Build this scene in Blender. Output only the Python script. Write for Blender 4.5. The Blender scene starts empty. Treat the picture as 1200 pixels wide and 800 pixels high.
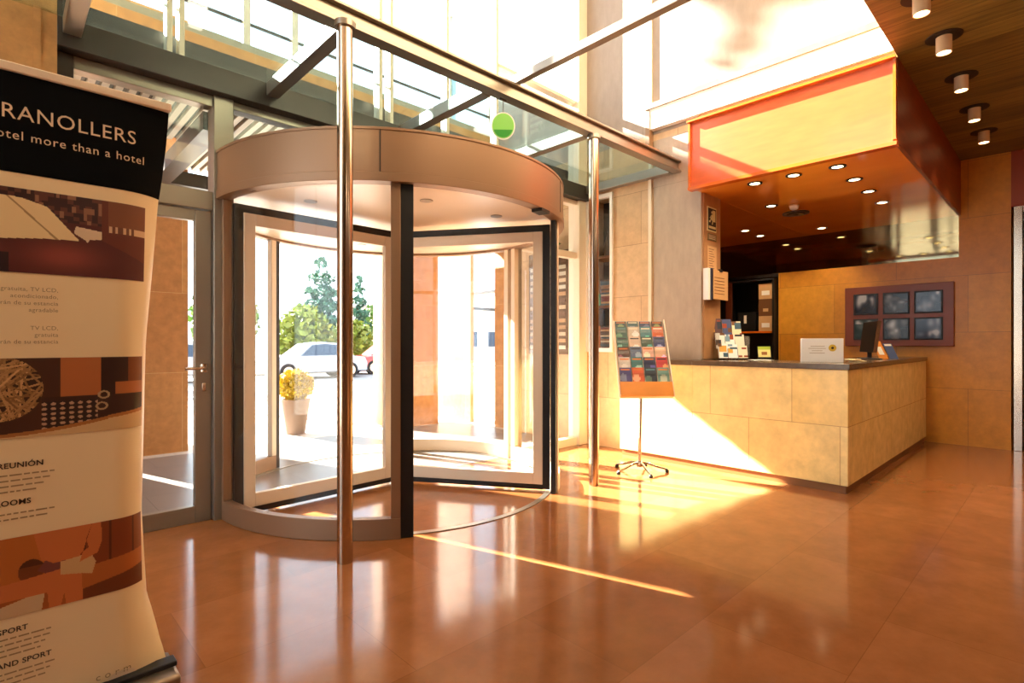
import bpy, bmesh, math, random
from math import sin, cos, pi, radians as R
from mathutils import Vector, Matrix

# ------------------------------------------------------------------ camera, sky, sun, exposure
scn = bpy.context.scene
COL = scn.collection
cam = bpy.data.cameras.new('camera'); cam_o = bpy.data.objects.new('camera', cam); COL.objects.link(cam_o)
cam_o.location = (0, 0, 1.3); cam_o.rotation_euler = (R(90), 0, R(-43.8))
cam.sensor_width = 36; cam.lens = 628 / 1200 * 36; cam.shift_y = 2 / 1200; cam.clip_start = .05; cam.clip_end = 500
scn.camera = cam_o
vs = scn.view_settings
vs.view_transform = 'Standard'; vs.look = 'None'; vs.gamma = 1; vs.use_curve_mapping = False; vs.exposure = 0.2
scn.cycles.max_bounces = 12; scn.cycles.transparent_max_bounces = 24; scn.cycles.use_denoising = True
scn.cycles.sample_clamp_indirect = 6

w = bpy.data.worlds.new('sky'); scn.world = w; w.use_nodes = True
bg = w.node_tree.nodes['Background']
bg.inputs[0].default_value = (.80, .90, 1.0, 1); bg.inputs[1].default_value = 3.8

EL = R(30.5); SUNDIR = Vector((.2923 * cos(EL), -.9563 * cos(EL), -sin(EL)))
sl = bpy.data.lights.new('sun', 'SUN'); sl.energy = 66; sl.angle = R(.53); sl.color = (1, .94, .84)
so = bpy.data.objects.new('sun', sl); COL.objects.link(so); so.rotation_euler = SUNDIR.to_track_quat('-Z', 'Y').to_euler(); so.location = (-6, 30, 25)

# ------------------------------------------------------------------ helpers
rng = random.Random(7)
def lin(c):
    return tuple(((v / 255) / 12.92 if v / 255 <= .04045 else ((v / 255 + .055) / 1.055) ** 2.4) for v in c)
def nn(t, k, **kw):
    n = t.nodes.new(k)
    for a, b in kw.items(): setattr(n, a, b)
    return n
def new_mat(name):
    m = bpy.data.materials.new(name); m.use_nodes = True
    t = m.node_tree; return m, t, t.nodes['Principled BSDF']
def M(name, rgb, rough=.5, metal=0, spec=.5, var=0, scale=8, stretch=(1, 1, 1), bump=0, emit=0, coat=0):
    m, t, b = new_mat(name)
    c = lin(rgb)
    b.inputs['Base Color'].default_value = (*c, 1); b.inputs['Roughness'].default_value = rough
    b.inputs['Metallic'].default_value = metal; b.inputs['Specular IOR Level'].default_value = spec
    b.inputs['Coat Weight'].default_value = coat; b.inputs['Coat Roughness'].default_value = .08
    if emit: b.inputs['Emission Color'].default_value = (*c, 1); b.inputs['Emission Strength'].default_value = emit
    if var or bump:
        tc = nn(t, 'ShaderNodeTexCoord'); mp = nn(t, 'ShaderNodeMapping'); mp.inputs['Scale'].default_value = stretch
        no = nn(t, 'ShaderNodeTexNoise'); no.inputs['Scale'].default_value = scale; no.inputs['Detail'].default_value = 6
        t.links.new(tc.outputs['Object'], mp.inputs[0]); t.links.new(mp.outputs[0], no.inputs['Vector'])
        if var:
            r = nn(t, 'ShaderNodeValToRGB'); r.color_ramp.elements[0].position = .3; r.color_ramp.elements[1].position = .72
            r.color_ramp.elements[0].color = (*[v * (1 - var) for v in c], 1); r.color_ramp.elements[1].color = (*[min(1, v * (1 + var)) for v in c], 1)
            t.links.new(no.outputs[0], r.inputs[0]); t.links.new(r.outputs[0], b.inputs['Base Color'])
        if bump:
            bp = nn(t, 'ShaderNodeBump'); bp.inputs['Strength'].default_value = bump; bp.inputs['Distance'].default_value = .01
            t.links.new(no.outputs[0], bp.inputs['Height']); t.links.new(bp.outputs[0], b.inputs['Normal'])
    return m
def slabs(name, c1, c2, bw, bh, rough, floor=False, mortar=(90, 65, 40), msize=.003, var=.12, coat=0, spec=.5, offset=.5, nscale=3., grain=(1, 1, 1), bias=0):
    """stone slabs with fine joints, in world metres"""
    m, t, b = new_mat(name); L = t.links.new
    tc = nn(t, 'ShaderNodeTexCoord'); sx = nn(t, 'ShaderNodeSeparateXYZ'); L(tc.outputs['Object'], sx.inputs[0])
    cb = nn(t, 'ShaderNodeCombineXYZ')
    if floor: L(sx.outputs[0], cb.inputs[0]); L(sx.outputs[1], cb.inputs[1])
    else:
        ad = nn(t, 'ShaderNodeMath', operation='ADD'); L(sx.outputs[0], ad.inputs[0]); L(sx.outputs[1], ad.inputs[1])
        L(ad.outputs[0], cb.inputs[0]); L(sx.outputs[2], cb.inputs[1])
    br = nn(t, 'ShaderNodeTexBrick'); L(cb.outputs[0], br.inputs['Vector']); br.offset = offset
    br.inputs['Scale'].default_value = 1; br.inputs['Brick Width'].default_value = bw; br.inputs['Row Height'].default_value = bh
    br.inputs['Mortar Size'].default_value = msize; br.inputs['Mortar Smooth'].default_value = .2; br.inputs['Bias'].default_value = bias
    br.inputs['Color1'].default_value = (*lin(c1), 1); br.inputs['Color2'].default_value = (*lin(c2), 1); br.inputs['Mortar'].default_value = (*lin(mortar), 1)
    mp = nn(t, 'ShaderNodeMapping'); mp.inputs['Scale'].default_value = grain; L(tc.outputs['Object'], mp.inputs[0])
    no = nn(t, 'ShaderNodeTexNoise'); no.inputs['Scale'].default_value = nscale; no.inputs['Detail'].default_value = 9; no.inputs['Roughness'].default_value = .65; L(mp.outputs[0], no.inputs['Vector'])
    mr = nn(t, 'ShaderNodeMapRange'); mr.inputs[1].default_value = .3; mr.inputs[2].default_value = .7; mr.inputs[3].default_value = 1 - var; mr.inputs[4].default_value = 1 + var
    L(no.outputs[0], mr.inputs[0])
    mx = nn(t, 'ShaderNodeMixRGB', blend_type='MULTIPLY'); mx.inputs[0].default_value = 1; L(br.outputs[0], mx.inputs[1]); L(mr.outputs[0], mx.inputs[2])
    L(mx.outputs[0], b.inputs['Base Color']); b.inputs['Roughness'].default_value = rough; b.inputs['Specular IOR Level'].default_value = spec
    b.inputs['Coat Weight'].default_value = coat; b.inputs['Coat Roughness'].default_value = .05
    return m
def glass(name, tint=(1, 1, 1), base=.04, rough=0):
    m = bpy.data.materials.new(name); m.use_nodes = True; t = m.node_tree; t.nodes.clear(); L = t.links.new
    o = nn(t, 'ShaderNodeOutputMaterial'); tr = nn(t, 'ShaderNodeBsdfTransparent'); gl = nn(t, 'ShaderNodeBsdfGlossy'); mx = nn(t, 'ShaderNodeMixShader')
    tr.inputs[0].default_value = (*tint, 1); gl.inputs['Roughness'].default_value = rough
    lw = nn(t, 'ShaderNodeLayerWeight'); pw = nn(t, 'ShaderNodeMath', operation='POWER'); pw.inputs[1].default_value = 5; L(lw.outputs['Facing'], pw.inputs[0])
    ma = nn(t, 'ShaderNodeMath', operation='MULTIPLY_ADD'); ma.inputs[1].default_value = .9; ma.inputs[2].default_value = base; L(pw.outputs[0], ma.inputs[0])
    L(ma.outputs[0], mx.inputs[0]); L(tr.outputs[0], mx.inputs[1]); L(gl.outputs[0], mx.inputs[2]); L(mx.outputs[0], o.inputs[0]); return m
def print_mat(name, rough=.4, emit=0):
    m, t, b = new_mat(name); a = nn(t, 'ShaderNodeVertexColor', layer_name='print')
    t.links.new(a.outputs[0], b.inputs['Base Color']); b.inputs['Roughness'].default_value = rough
    if emit: t.links.new(a.outputs[0], b.inputs['Emission Color']); b.inputs['Emission Strength'].default_value = emit
    return m
def leaf_mat(name, rgb, var=.35):
    m, t, b = new_mat(name); L = t.links.new; c = lin(rgb)
    g = nn(t, 'ShaderNodeNewGeometry'); r = nn(t, 'ShaderNodeValToRGB'); L(g.outputs['Random Per Island'], r.inputs[0])
    r.color_ramp.elements[0].color = (*[v * (1 - var) for v in c], 1); r.color_ramp.elements[1].color = (*[min(1, v * (1 + var)) for v in c], 1)
    L(r.outputs[0], b.inputs['Base Color']); b.inputs['Roughness'].default_value = .6
    b.inputs['Transmission Weight'].default_value = 0
    return m

OFF = {}
class MB:
    def __init__(s): s.v = []; s.f = []; s.mi = []; s.cur = 0
    def add(s, vs_, fs):
        o = len(s.v); s.v += [tuple(p) for p in vs_]; s.f += [tuple(i + o for i in f) for f in fs]; s.mi += [s.cur] * len(fs); return s
    def box(s, x0, y0, z0, x1, y1, z1):
        x0, x1 = sorted((x0, x1)); y0, y1 = sorted((y0, y1)); z0, z1 = sorted((z0, z1))
        return s.add([(x0, y0, z0), (x1, y0, z0), (x1, y1, z0), (x0, y1, z0), (x0, y0, z1), (x1, y0, z1), (x1, y1, z1), (x0, y1, z1)],
              [(0, 3, 2, 1), (4, 5, 6, 7), (0, 1, 5, 4), (1, 2, 6, 5), (2, 3, 7, 6), (3, 0, 4, 7)])
    def obox(s, o, a, b, c):
        """box from corner o with edge vectors a, b, c"""
        o, a, b, c = map(Vector, (o, a, b, c))
        if a.cross(b).dot(c) < 0: a, b = b, a
        p = [o, o + a, o + a + b, o + b]; p += [q + c for q in p]
        return s.add(p, [(0, 3, 2, 1), (4, 5, 6, 7), (0, 1, 5, 4), (1, 2, 6, 5), (2, 3, 7, 6), (3, 0, 4, 7)])
    def bar(s, p, q, w_, h_, up=(0, 0, 1)):
        p, q = Vector(p), Vector(q); d = (q - p); n = d.normalized(); sd = n.cross(Vector(up)).normalized(); u = sd.cross(n)
        return s.obox(p - sd * w_ / 2 - u * h_ / 2, d, sd * w_, u * h_)
    def tube(s, pts, r, n=12, caps=True):
        pts = [Vector(p) for p in pts]; rs = r if isinstance(r, (list, tuple)) else [r] * len(pts); rings = []
        ref = None
        for i, p in enumerate(pts):
            a = pts[max(0, i - 1)]; b = pts[min(len(pts) - 1, i + 1)]; d = (b - a).normalized()
            if ref is None: ref = Vector((1, 0, 0)) if abs(d.x) < .9 else Vector((0, 1, 0))
            u = (ref - d * ref.dot(d)).normalized(); v = d.cross(u); ref = u
            rings.append([p + (u * cos(2 * pi * k / n) + v * sin(2 * pi * k / n)) * rs[i] for k in range(n)])
        vv = [q for rg in rings for q in rg]; ff = []
        for i in range(len(pts) - 1):
            for k in range(n): ff.append((i * n + k, i * n + (k + 1) % n, (i + 1) * n + (k + 1) % n, (i + 1) * n + k))
        if caps: ff += [tuple(range(n))[::-1], tuple((len(pts) - 1) * n + k for k in range(n))]
        return s.add(vv, ff)
    def lathe(s, c, prof, n=24, close=False):
        """revolve (r, z) profile about the vertical through c"""
        cx, cy, cz = c; vv = []; ff = []
        for r, z in prof: vv += [(cx + r * cos(2 * pi * k / n), cy + r * sin(2 * pi * k / n), cz + z) for k in range(n)]
        for i in range(len(prof) - 1):
            for k in range(n): ff.append((i * n + k, i * n + (k + 1) % n, (i + 1) * n + (k + 1) % n, (i + 1) * n + k))
        if prof[0][0] > 0: ff.append(tuple(range(n))[::-1])
        if prof[-1][0] > 0: ff.append(tuple((len(prof) - 1) * n + k for k in range(n)))
        return s.add(vv, ff)
    def arc(s, c, r0, r1, a0, a1, z0, z1, n=24):
        """curved wall segment"""
        vv = []; ff = []
        for k in range(n + 1):
            a = R(a0 + (a1 - a0) * k / n); ca, sa = cos(a), sin(a)
            vv += [(c[0] + r0 * ca, c[1] + r0 * sa, z0), (c[0] + r1 * ca, c[1] + r1 * sa, z0), (c[0] + r1 * ca, c[1] + r1 * sa, z1), (c[0] + r0 * ca, c[1] + r0 * sa, z1)]
        for k in range(n):
            a, b = 4 * k, 4 * k + 4
            ff += [(a, a + 1, b + 1, b), (a + 1, a + 2, b + 2, b + 1), (a + 2, a + 3, b + 3, b + 2), (a + 3, a, b, b + 3)]
        if abs(a1 - a0) < 359.9: ff += [(0, 3, 2, 1), (4 * n, 4 * n + 1, 4 * n + 2, 4 * n + 3)]
        return s.add(vv, ff)
    def prism(s, poly, f):
        """extrude 2-D polygon: f(u, v, k) -> point for k in 0,1"""
        n = len(poly); vv = [f(u, v, 0) for u, v in poly] + [f(u, v, 1) for u, v in poly]
        return s.add(vv, [tuple(range(n))[::-1], tuple(range(n, 2 * n))] + [(i, (i + 1) % n, n + (i + 1) % n, n + i) for i in range(n)])
    def quad(s, a, b, c, d): return s.add([a, b, c, d], [(0, 1, 2, 3)])
    def leaves(s, c, rad, n, size, shape='ball', seed=0):
        g = random.Random(seed)
        for _ in range(n):
            while True:
                x, y, z = g.uniform(-1, 1), g.uniform(-1, 1), g.uniform(-1, 1)
                if shape == 'ball':
                    q = x * x + y * y + z * z
                    if q < 1 and q > .25 * g.random(): break
                else:
                    k = (1 - (z + 1) / 2) ** .8 * (0.72 + .28 * sin((z + 1) * 26))
                    if x * x + y * y < k * k: break
            p = Vector((c[0] + x * rad[0], c[1] + y * rad[1], c[2] + z * rad[2]))
            a = Vector((g.gauss(0, 1), g.gauss(0, 1), g.gauss(0, 1))).normalized(); b = a.orthogonal().normalized()
            b = (b * cos(g.random() * 6) + a.cross(b) * sin(g.random() * 6)); h = size * g.uniform(.6, 1.3)
            s.add([p - a * h, p + b * h * .5, p + a * h, p - b * h * .5], [(0, 1, 2, 3)])
        return s
    def build(s, name, mat, parent=None, bevel=0, smooth=True):
        off = OFF.get(parent.name, Vector((0, 0, 0))) if parent else Vector((0, 0, 0))
        me = bpy.data.meshes.new(name); me.from_pydata([tuple(Vector(p) - off) for p in s.v], [], s.f)
        for m_ in (mat if isinstance(mat, (list, tuple)) else [mat]): me.materials.append(m_)
        if isinstance(mat, (list, tuple)): me.polygons.foreach_set('material_index', s.mi)
        me.validate(); me.update()
        if smooth:
            me.polygons.foreach_set('use_smooth', [True] * len(me.polygons)); me.set_sharp_from_angle(angle=R(32))
        o = bpy.data.objects.new(name, me); COL.objects.link(o)
        if parent: o.parent = parent; OFF[o.name] = off
        if bevel:
            b = o.modifiers.new('bevel', 'BEVEL'); b.width = bevel; b.segments = 2; b.limit_method = 'ANGLE'
        return o
def tag(o, label=None, cat=None, group=None, kind=None):
    if label: o['label'] = label
    if cat: o['category'] = cat
    if group: o['group'] = group
    if kind: o['kind'] = kind
    return o
def thing(name, loc, label, cat, group=None, kind=None):
    o = bpy.data.objects.new(name, None); COL.objects.link(o); o.location = loc; o.empty_display_size = .1
    OFF[o.name] = Vector(loc); return tag(o, label, cat, group, kind)
def struct(mb, name, mat, parent=None, bevel=0): 
    o = mb.build(name, mat, parent, bevel)
    if not parent: o['kind'] = 'structure'
    return o
def children(o): return list(o.children)
def copy_tree(o, parent=None):
    c = o.copy(); COL.objects.link(c)
    if parent: c.parent = parent
    for ch in children(o): copy_tree(ch, c)
    return c
def grid_print(name, parent, surf, nu, nv, colf, mat):
    """a printed sheet that follows surf(u, v); colf(u, v) gives the ink as 0-255 rgb"""
    off = OFF.get(parent.name, Vector((0, 0, 0))) if parent else Vector((0, 0, 0))
    vv = [tuple(Vector(surf(i / nu, j / nv)) - off) for j in range(nv + 1) for i in range(nu + 1)]
    ff = [(j * (nu + 1) + i, j * (nu + 1) + i + 1, (j + 1) * (nu + 1) + i + 1, (j + 1) * (nu + 1) + i) for j in range(nv) for i in range(nu)]
    me = bpy.data.meshes.new(name); me.from_pydata(vv, [], ff); me.materials.append(mat)
    ca = me.color_attributes.new('print', 'FLOAT_COLOR', 'CORNER'); data = []
    for j in range(nv):
        for i in range(nu):
            c = (*lin(colf((i + .5) / nu, (j + .5) / nv)), 1)
            for _ in range(4): data += c
    ca.data.foreach_set('color', data)
    o = bpy.data.objects.new(name, me); COL.objects.link(o)
    if parent: o.parent = parent; OFF[o.name] = off
    return o
def letters(name, body, size, mapf, mat, parent, align='LEFT', spacing=1.0, bold=0):
    cu = bpy.data.curves.new('txt', 'FONT'); cu.body = body; cu.size = size; cu.align_x = align; cu.space_character = spacing; cu.resolution_u = 3; cu.offset = bold
    to = bpy.data.objects.new('txt', cu); COL.objects.link(to)
    dg = bpy.context.evaluated_depsgraph_get(); me0 = bpy.data.meshes.new_from_object(to.evaluated_get(dg))
    mb = MB(); mb.add([mapf(v.co.x, v.co.y) for v in me0.vertices], [tuple(p.vertices) for p in me0.polygons])
    bpy.data.objects.remove(to); bpy.data.curves.remove(cu); bpy.data.meshes.remove(me0)
    return mb.build(name, mat, parent, smooth=False)
def inpoly(x, y, P):
    r = False; j = len(P) - 1
    for i in range(len(P)):
        if (P[i][1] > y) != (P[j][1] > y) and x < (P[j][0] - P[i][0]) * (y - P[i][1]) / (P[j][1] - P[i][1]) + P[i][0]: r = not r
        j = i
    return r

# ------------------------------------------------------------------ materials
m_floor = slabs('polished_marble', (158, 100, 58), (142, 86, 46), 1.2, .6, .115, floor=True, mortar=(134, 82, 46), msize=.0016, var=.14, nscale=5, spec=.42)
m_stone = slabs('sandstone', (206, 172, 132), (198, 160, 118), .95, .62, .45, mortar=(150, 118, 84), var=.14, nscale=9)
m_grey = slabs('grey_stone', (176, 156, 136), (170, 150, 130), 3, 3.1, .4, mortar=(150, 135, 118), var=.10, nscale=12, grain=(1, 1, .4))
m_pillar = slabs('ochre_stone', (190, 138, 82), (176, 122, 70), 1.2, .95, .6, mortar=(205, 165, 115), var=.2, nscale=10)
m_back = slabs('honey_stone', (208, 146, 50), (200, 134, 42), 1.5, .72, .38, mortar=(158, 104, 40), var=.14, nscale=10)
m_counter = slabs('honey_marble', (250, 224, 152), (246, 212, 132), .78, .58, .2, mortar=(198, 152, 92), var=.16, nscale=7)
m_top = M('dark_stone_top', (92, 74, 56), .2, var=.15, scale=20)
m_plaster = M('warm_plaster', (222, 200, 170), .8)
m_white = M('white_paint', (240, 232, 224), .6)
m_wood = M('orange_veneer', (206, 98, 26), .22, var=.12, scale=2.5, stretch=(1.2, 1.2, 4), coat=.3)
m_woodu = M('orange_soffit_veneer', (248, 148, 48), .07, var=.10, scale=2.0, stretch=(1, .5, 1), coat=.5)
m_plank = slabs('ceiling_boards', (128, 108, 50), (98, 80, 34), .24, 7, .5, floor=True, mortar=(40, 26, 10), msize=.003, var=.5, nscale=3, grain=(8, .6, 1), offset=.3)
m_alu = M('bronze_aluminium', (152, 142, 128), .32, .65)
m_alud = M('dark_aluminium', (74, 69, 66), .36, .6)
m_cream = M('champagne_aluminium', (236, 218, 194), .42, .1)
m_fascia = M('satin_copper_bronze', (150, 116, 88), .42, .4)
m_steel = M('brushed_steel', (196, 176, 156), .2, 1)
m_chrome = M('chrome', (225, 220, 215), .08, 1)
m_black = M('black_rubber', (16, 16, 18), .5)
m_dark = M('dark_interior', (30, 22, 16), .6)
m_glass = glass('clear_glass', (.97, .985, .98))
m_cglass = glass('canopy_glass', (.74, .86, .86), .05)
m_dglass = glass('door_glass', (.98, .985, .985), .03)
m_mirror = M('dark_mirror_strip', (120, 112, 88), .05, 1)
m_dceil = M('drum_ceiling_panel', (228, 206, 178), .35)
m_lens = M('lamp_lens', (255, 226, 170), .4, emit=14)
m_lens2 = M('spot_lens', (255, 220, 160), .4, emit=9)
m_paper = M('white_paper', (240, 236, 228), .6)
m_cream_p = M('cream_banner_vinyl', (244, 220, 176), .38)
m_blackp = M('black_banner_print', (5, 6, 8), .8, spec=.1)
m_ink = M('cream_lettering', (226, 200, 168), .5)
m_inkd = M('dark_lettering', (58, 42, 28), .5)
m_inkm = M('grey_lettering', (168, 140, 104), .5)
m_print = print_mat('printed_ink')
m_screen = print_mat('screen_image', .2, .1)
m_red = M('mahogany_panel', (128, 58, 26), .4, var=.1, scale=4)
m_green = M('green_sign_face', (128, 200, 84), .35)
m_tan = M('tan_card', (206, 160, 108), .7)
m_brown = M('brown_card', (110, 66, 32), .7)
m_pave = slabs('pale_paving', (214, 204, 190), (206, 194, 180), .6, .6, .5, floor=True, mortar=(170, 158, 142), var=.06)
m_tiles = slabs('grey_porch_paving', (128, 122, 116), (120, 114, 108), .6, .6, .3, floor=True, mortar=(90, 85, 80), var=.08)
m_road = M('asphalt', (150, 150, 150), .8, var=.06)
m_slat = M('soffit_slat', (196, 184, 168), .5)
m_teal = glass('teal_parapet_glass', (.30, .44, .46), .08)
m_bark = M('bark', (92, 70, 50), .9, bump=.4, scale=14)
m_lf1 = leaf_mat('green_leaves', (84, 116, 46)); m_lf2 = leaf_mat('conifer_needles', (62, 104, 84)); m_lf3 = leaf_mat('lime_leaves', (124, 138, 48)); m_yel = leaf_mat('yellow_leaves', (196, 172, 26), .25)
m_pot = M('taupe_planter', (128, 108, 94), .7, var=.05)
m_carw = M('silver_car_paint', (150, 156, 168), .25, .3, coat=.6); m_carr = M('red_car_paint', (190, 40, 44), .3, coat=.6)
m_carg = M('car_window', (40, 58, 80), .08); m_tyre = M('tyre', (30, 30, 32), .8); m_bld = slabs('pale_render', (226, 218, 206), (220, 210, 198), 3, 3, .8, mortar=(190, 180, 170), var=.04)

# ------------------------------------------------------------------ the room shell
YF = 4.42; XW = 5.5; XB = 8.85; ZC = 3.62; ZT = 7.0
struct(MB().box(-4, -5, -.2, 12, YF + .08, 0), 'floor', m_floor)
struct(MB().box(-4, -5, ZC, 12, .97, ZC + .3), 'ceiling_wood', m_plank)
struct(MB().box(-4.2, .97, ZT, 5.9, YF + .08, ZT + .2), 'ceiling_atrium', m_white)
struct(MB().box(-4.2, .87, ZC + .3, 5.9, .97, ZT), 'wall_upper_floor', m_plaster)
m_rear = M('brown_rear_plaster', (132, 100, 70), .7)
struct(MB().box(-4.2, -5, 0, -4, 1.0, ZT).box(-4.2, 4.25, 0, -4, YF + .3, ZT).box(-4.2, 1.0, 6.6, -4, 4.25, ZT).box(-4.2, 1.0, -.02, -4, 4.25, .05), 'wall_left', m_rear)
w6 = tag(bpy.data.objects.new('window_6', None), kind='structure'); COL.objects.link(w6)  # unseen window read from the mirror reflection, enlarged to brighten the banner
struct(MB().box(-4.2, -5.2, 0, 12, -5, ZC + .3), 'wall_rear', m_rear)
struct(MB().box(11.9, -5, 0, 12, 4.6, ZC + .3), 'wall_right_far', m_rear)
# stone pier closing the glass front on the left
struct(MB().box(-4, 4.28, 0, .26, 4.62, ZT).box(.15, 4.272, 0, .185, 4.28, ZT), 'wall_front_left', m_pillar)
# stone wall on the right with its niche window, the pier and the floor above
mb = MB()
mb.box(XW, 2.77, 0, 5.9, 3.92, ZC + .1).box(XW, 3.92, 0, 5.9, 4.33, 1.19).box(XW, 3.92, 3.17, 5.9, 4.33, ZC + .1).box(XW, 4.33, 0, 5.9, 5.55, ZC + .1)
mb.box(5.86, 3.92, 1.19, 5.9, 4.33, 3.17)
struct(mb, 'wall_right', m_stone)
struct(MB().box(XW - .012, 2.768, 1.12, XW + .41, 3.35, ZC + .02), 'wall_right_pier', m_grey)
struct(MB().box(XW, .97, ZC + .1, 5.9, 6.25, ZT + .2), 'wall_right_upper', slabs('upper_grey_stone', (158, 142, 128), (150, 134, 120), 3, 3.1, .5, mortar=(128, 112, 98), var=.10, nscale=12, grain=(1, 1, .4)))
struct(MB().box(XW + .02, 2.75, 1.13, XW + .41, 2.772, 2.93), 'trim_pier_end', M('tan_pier_face', (176, 130, 88), .5, var=.1))
# slab edge of the upper floor above the counter
struct(MB().box(5.42, .97, 3.76, XW, 3.36, 3.99), 'trim_slab_edge', m_white)
struct(MB().box(5.40, .97, 3.99, XW, 3.41, 4.05).box(5.41, 3.36, 3.45, XW, 3.41, 3.99), 'trim_slab_lip', M('brown_stone_lip', (150, 118, 88), .5, var=.15, scale=16))
struct(MB().box(5.455, .98, 3.60, XW, 2.78, 3.76), 'trim_slab_underside', M('tan_stone', (190, 150, 108), .5))
struct(MB().box(XW - .03, 3.37, .0, XW, 3.41, ZT), 'trim_wall_joint', m_cream)
struct(MB().box(5.9, .97, ZC, 12, 4.7, ZC + .3), 'ceiling_reception', m_plaster)
struct(MB().box(9.4, 4.5, 0, 12, 4.7, ZC), 'wall_passage_side', m_rear)
# reception back wall with mirror band, side walls
mb = MB().box(XB, .5, 0, 9.1, 3.18, 2.40).box(XB, .5, 2.40, 9.1, .99, ZC)
struct(mb, 'wall_back', m_back)
struct(MB().box(XB + .02, .99, 2.40, 9.1, 4.3, 2.93), 'trim_mirror_band', m_mirror)
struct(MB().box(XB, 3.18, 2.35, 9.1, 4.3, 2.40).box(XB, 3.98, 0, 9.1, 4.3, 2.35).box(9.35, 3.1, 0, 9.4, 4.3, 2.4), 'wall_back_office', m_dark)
struct(MB().box(5.9, 4.3, 0, 9.4, 4.5, ZC), 'wall_reception_side', M('brown_lining', (96, 70, 38), .5))
struct(MB().box(5.91, 2.77, 2.93, XB + .3, 4.3, 2.96), 'ceiling_reception_lining', m_woodu)
# passage to the right of the back wall
struct(MB().box(XB, -1.2, 2.95, 9.1, .5, ZC), 'wall_passage_header', M('red_veneer', (150, 60, 24), .4))
struct(MB().box(XB, -5, 0, 9.1, -1.2, ZC), 'wall_back_far', m_back)
d2 = tag(thing('door_2', (8.95, .45, 0), None, None), kind='structure')
MB().box(8.86, .40, 0, 8.92, .48, 2.95).box(8.86, -.55, 0, 8.92, -.48, 2.95).box(8.86, -.48, 2.87, 8.92, .40, 2.95).build('door_frame', m_steel, d2, .004)
MB().box(8.885, -.48, .02, 8.895, .40, 2.87).build('door_pane', m_glass, d2)
MB().tube([(8.80, .30, .8), (8.80, .30, 1.9)], .016).tube([(8.80, .30, .95), (8.885, .30, .95)], .01).tube([(8.80, .30, 1.75), (8.885, .30, 1.75)], .01).build('door_handle', m_chrome, d2)

# ------------------------------------------------------------------ the glass front
def frame_rect(x0, x1, z0, z1, wd, y0, y1):
    return MB().box(x0, y0, z0, x0 + wd, y1, z1).box(x1 - wd, y0, z0, x1, y1, z1).box(x0 + wd, y0, z0, x1 - wd, y1, z0 + wd).box(x0 + wd, y0, z1 - wd, x1 - wd, y1, z1)
struct(MB().box(.26, 4.27, 3.12, XW, 4.54, 3.30), 'trim_header_beam', m_alud, bevel=.004)
struct(MB().box(.26, 4.36, 0, .345, 4.50, 3.12).box(.26, 4.3, 3.3, .345, 4.52, ZT), 'trim_left_jamb', m_alud, bevel=.004)
struct(MB().box(1.14, 4.34, 0, 1.275, 4.50, 3.12), 'trim_door_mullion', m_alu, bevel=.005)
struct(MB().box(5.34, 4.33, 0, XW, 4.51, 3.12).box(5.33, 4.33, 3.30, XW, 4.51, ZT), 'trim_end_mullion', m_cream, bevel=.005)
d1 = tag(thing('door_1', (.75, YF, 0), None, None), kind='structure')
MB().box(.36, 4.39, 0, .44, 4.45, 2.27).box(1.03, 4.39, 0, 1.135, 4.45, 2.27).box(.44, 4.39, 0, 1.03, 4.45, .12).box(.44, 4.39, 2.19, 1.03, 4.45, 2.27).build('door_frame', m_alu, d1, .004)
MB().box(.44, 4.414, .12, 1.03, 4.424, 2.19).build('door_pane', m_dglass, d1)
MB().tube([(1.085, 4.39, 1.12), (1.085, 4.345, 1.12), (1.07, 4.335, 1.12), (.955, 4.333, 1.118)], .011).lathe((1.085, 4.385, 1.12), [(.001, -.03), (.026, -.028), (.026, .028), (.001, .03)], 16).build('door_handle', m_steel, d1)
MB().box(1.072, 4.376, .95, 1.098, 4.39, 1.01).build('door_lock', m_steel, d1, .004)
def window(name, panes, bars, mat=m_alu, gm=m_glass):
    w_ = tag(thing(name, (panes[0][0], YF, panes[0][2]), None, None), kind='structure')
    b = MB()
    for q in bars: b.box(*q)
    b.build('window_frame', mat, w_, .004)
    for (x0, x1, z0, z1) in panes: MB().box(x0, 4.415, z0, x1, 4.425, z1).build('window_pane', gm, w_)
    return w_
window('window_1', [(.345, 1.14, 2.41, 3.04)], [(.345, 4.36, 2.275, 1.14, 4.49, 2.41), (.345, 4.37, 3.04, 1.14, 4.47, 3.12)])
window('window_2', [(1.275, 4.24, 2.74, 3.06)], [(1.275, 4.37, 3.06, 4.24, 4.47, 3.12), (4.24, 4.36, 0, 4.34, 4.48, 3.12)])
window('window_3', [(4.34, 5.34, .10, 2.38), (4.34, 5.34, 2.46, 3.06)], [(4.34, 4.37, 2.38, 5.34, 4.47, 2.46), (4.34, 4.37, 0, 5.34, 4.47, .10), (4.34, 4.37, 3.06, 5.34, 4.47, 3.12)], m_cream)
ml = [.87, .945, 2.535, 2.65, 3.30, 3.98]
window('window_4', [(.345, 5.5, 3.3, ZT)], [(x - .018, 4.38, 3.3, x + .018, 4.48, ZT) for x in ml] + [(3.98, 4.38, 4.36, XW, 4.48, 4.40), (3.98, 4.38, 4.20, XW, 4.48, 4.235)], m_cream)  # two short transoms added to cast the paired shadow lines indoors
w6.location = (-4.1, 2.6, .05); OFF[w6.name] = Vector(w6.location)
mb = MB().box(-4.15, 1.0, .05, -4.05, 1.08, 6.6).box(-4.15, 4.17, .05, -4.05, 4.25, 6.6).box(-4.15, 1.08, .05, -4.05, 4.17, .13).box(-4.15, 1.08, 6.52, -4.05, 4.17, 6.6).box(-4.15, 2.6, .13, -4.05, 2.66, 6.52)
for z in (2.4, 4.7): mb.box(-4.15, 1.08, z, -4.05, 2.6, z + .06).box(-4.15, 2.66, z, -4.05, 4.17, z + .06)
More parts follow.
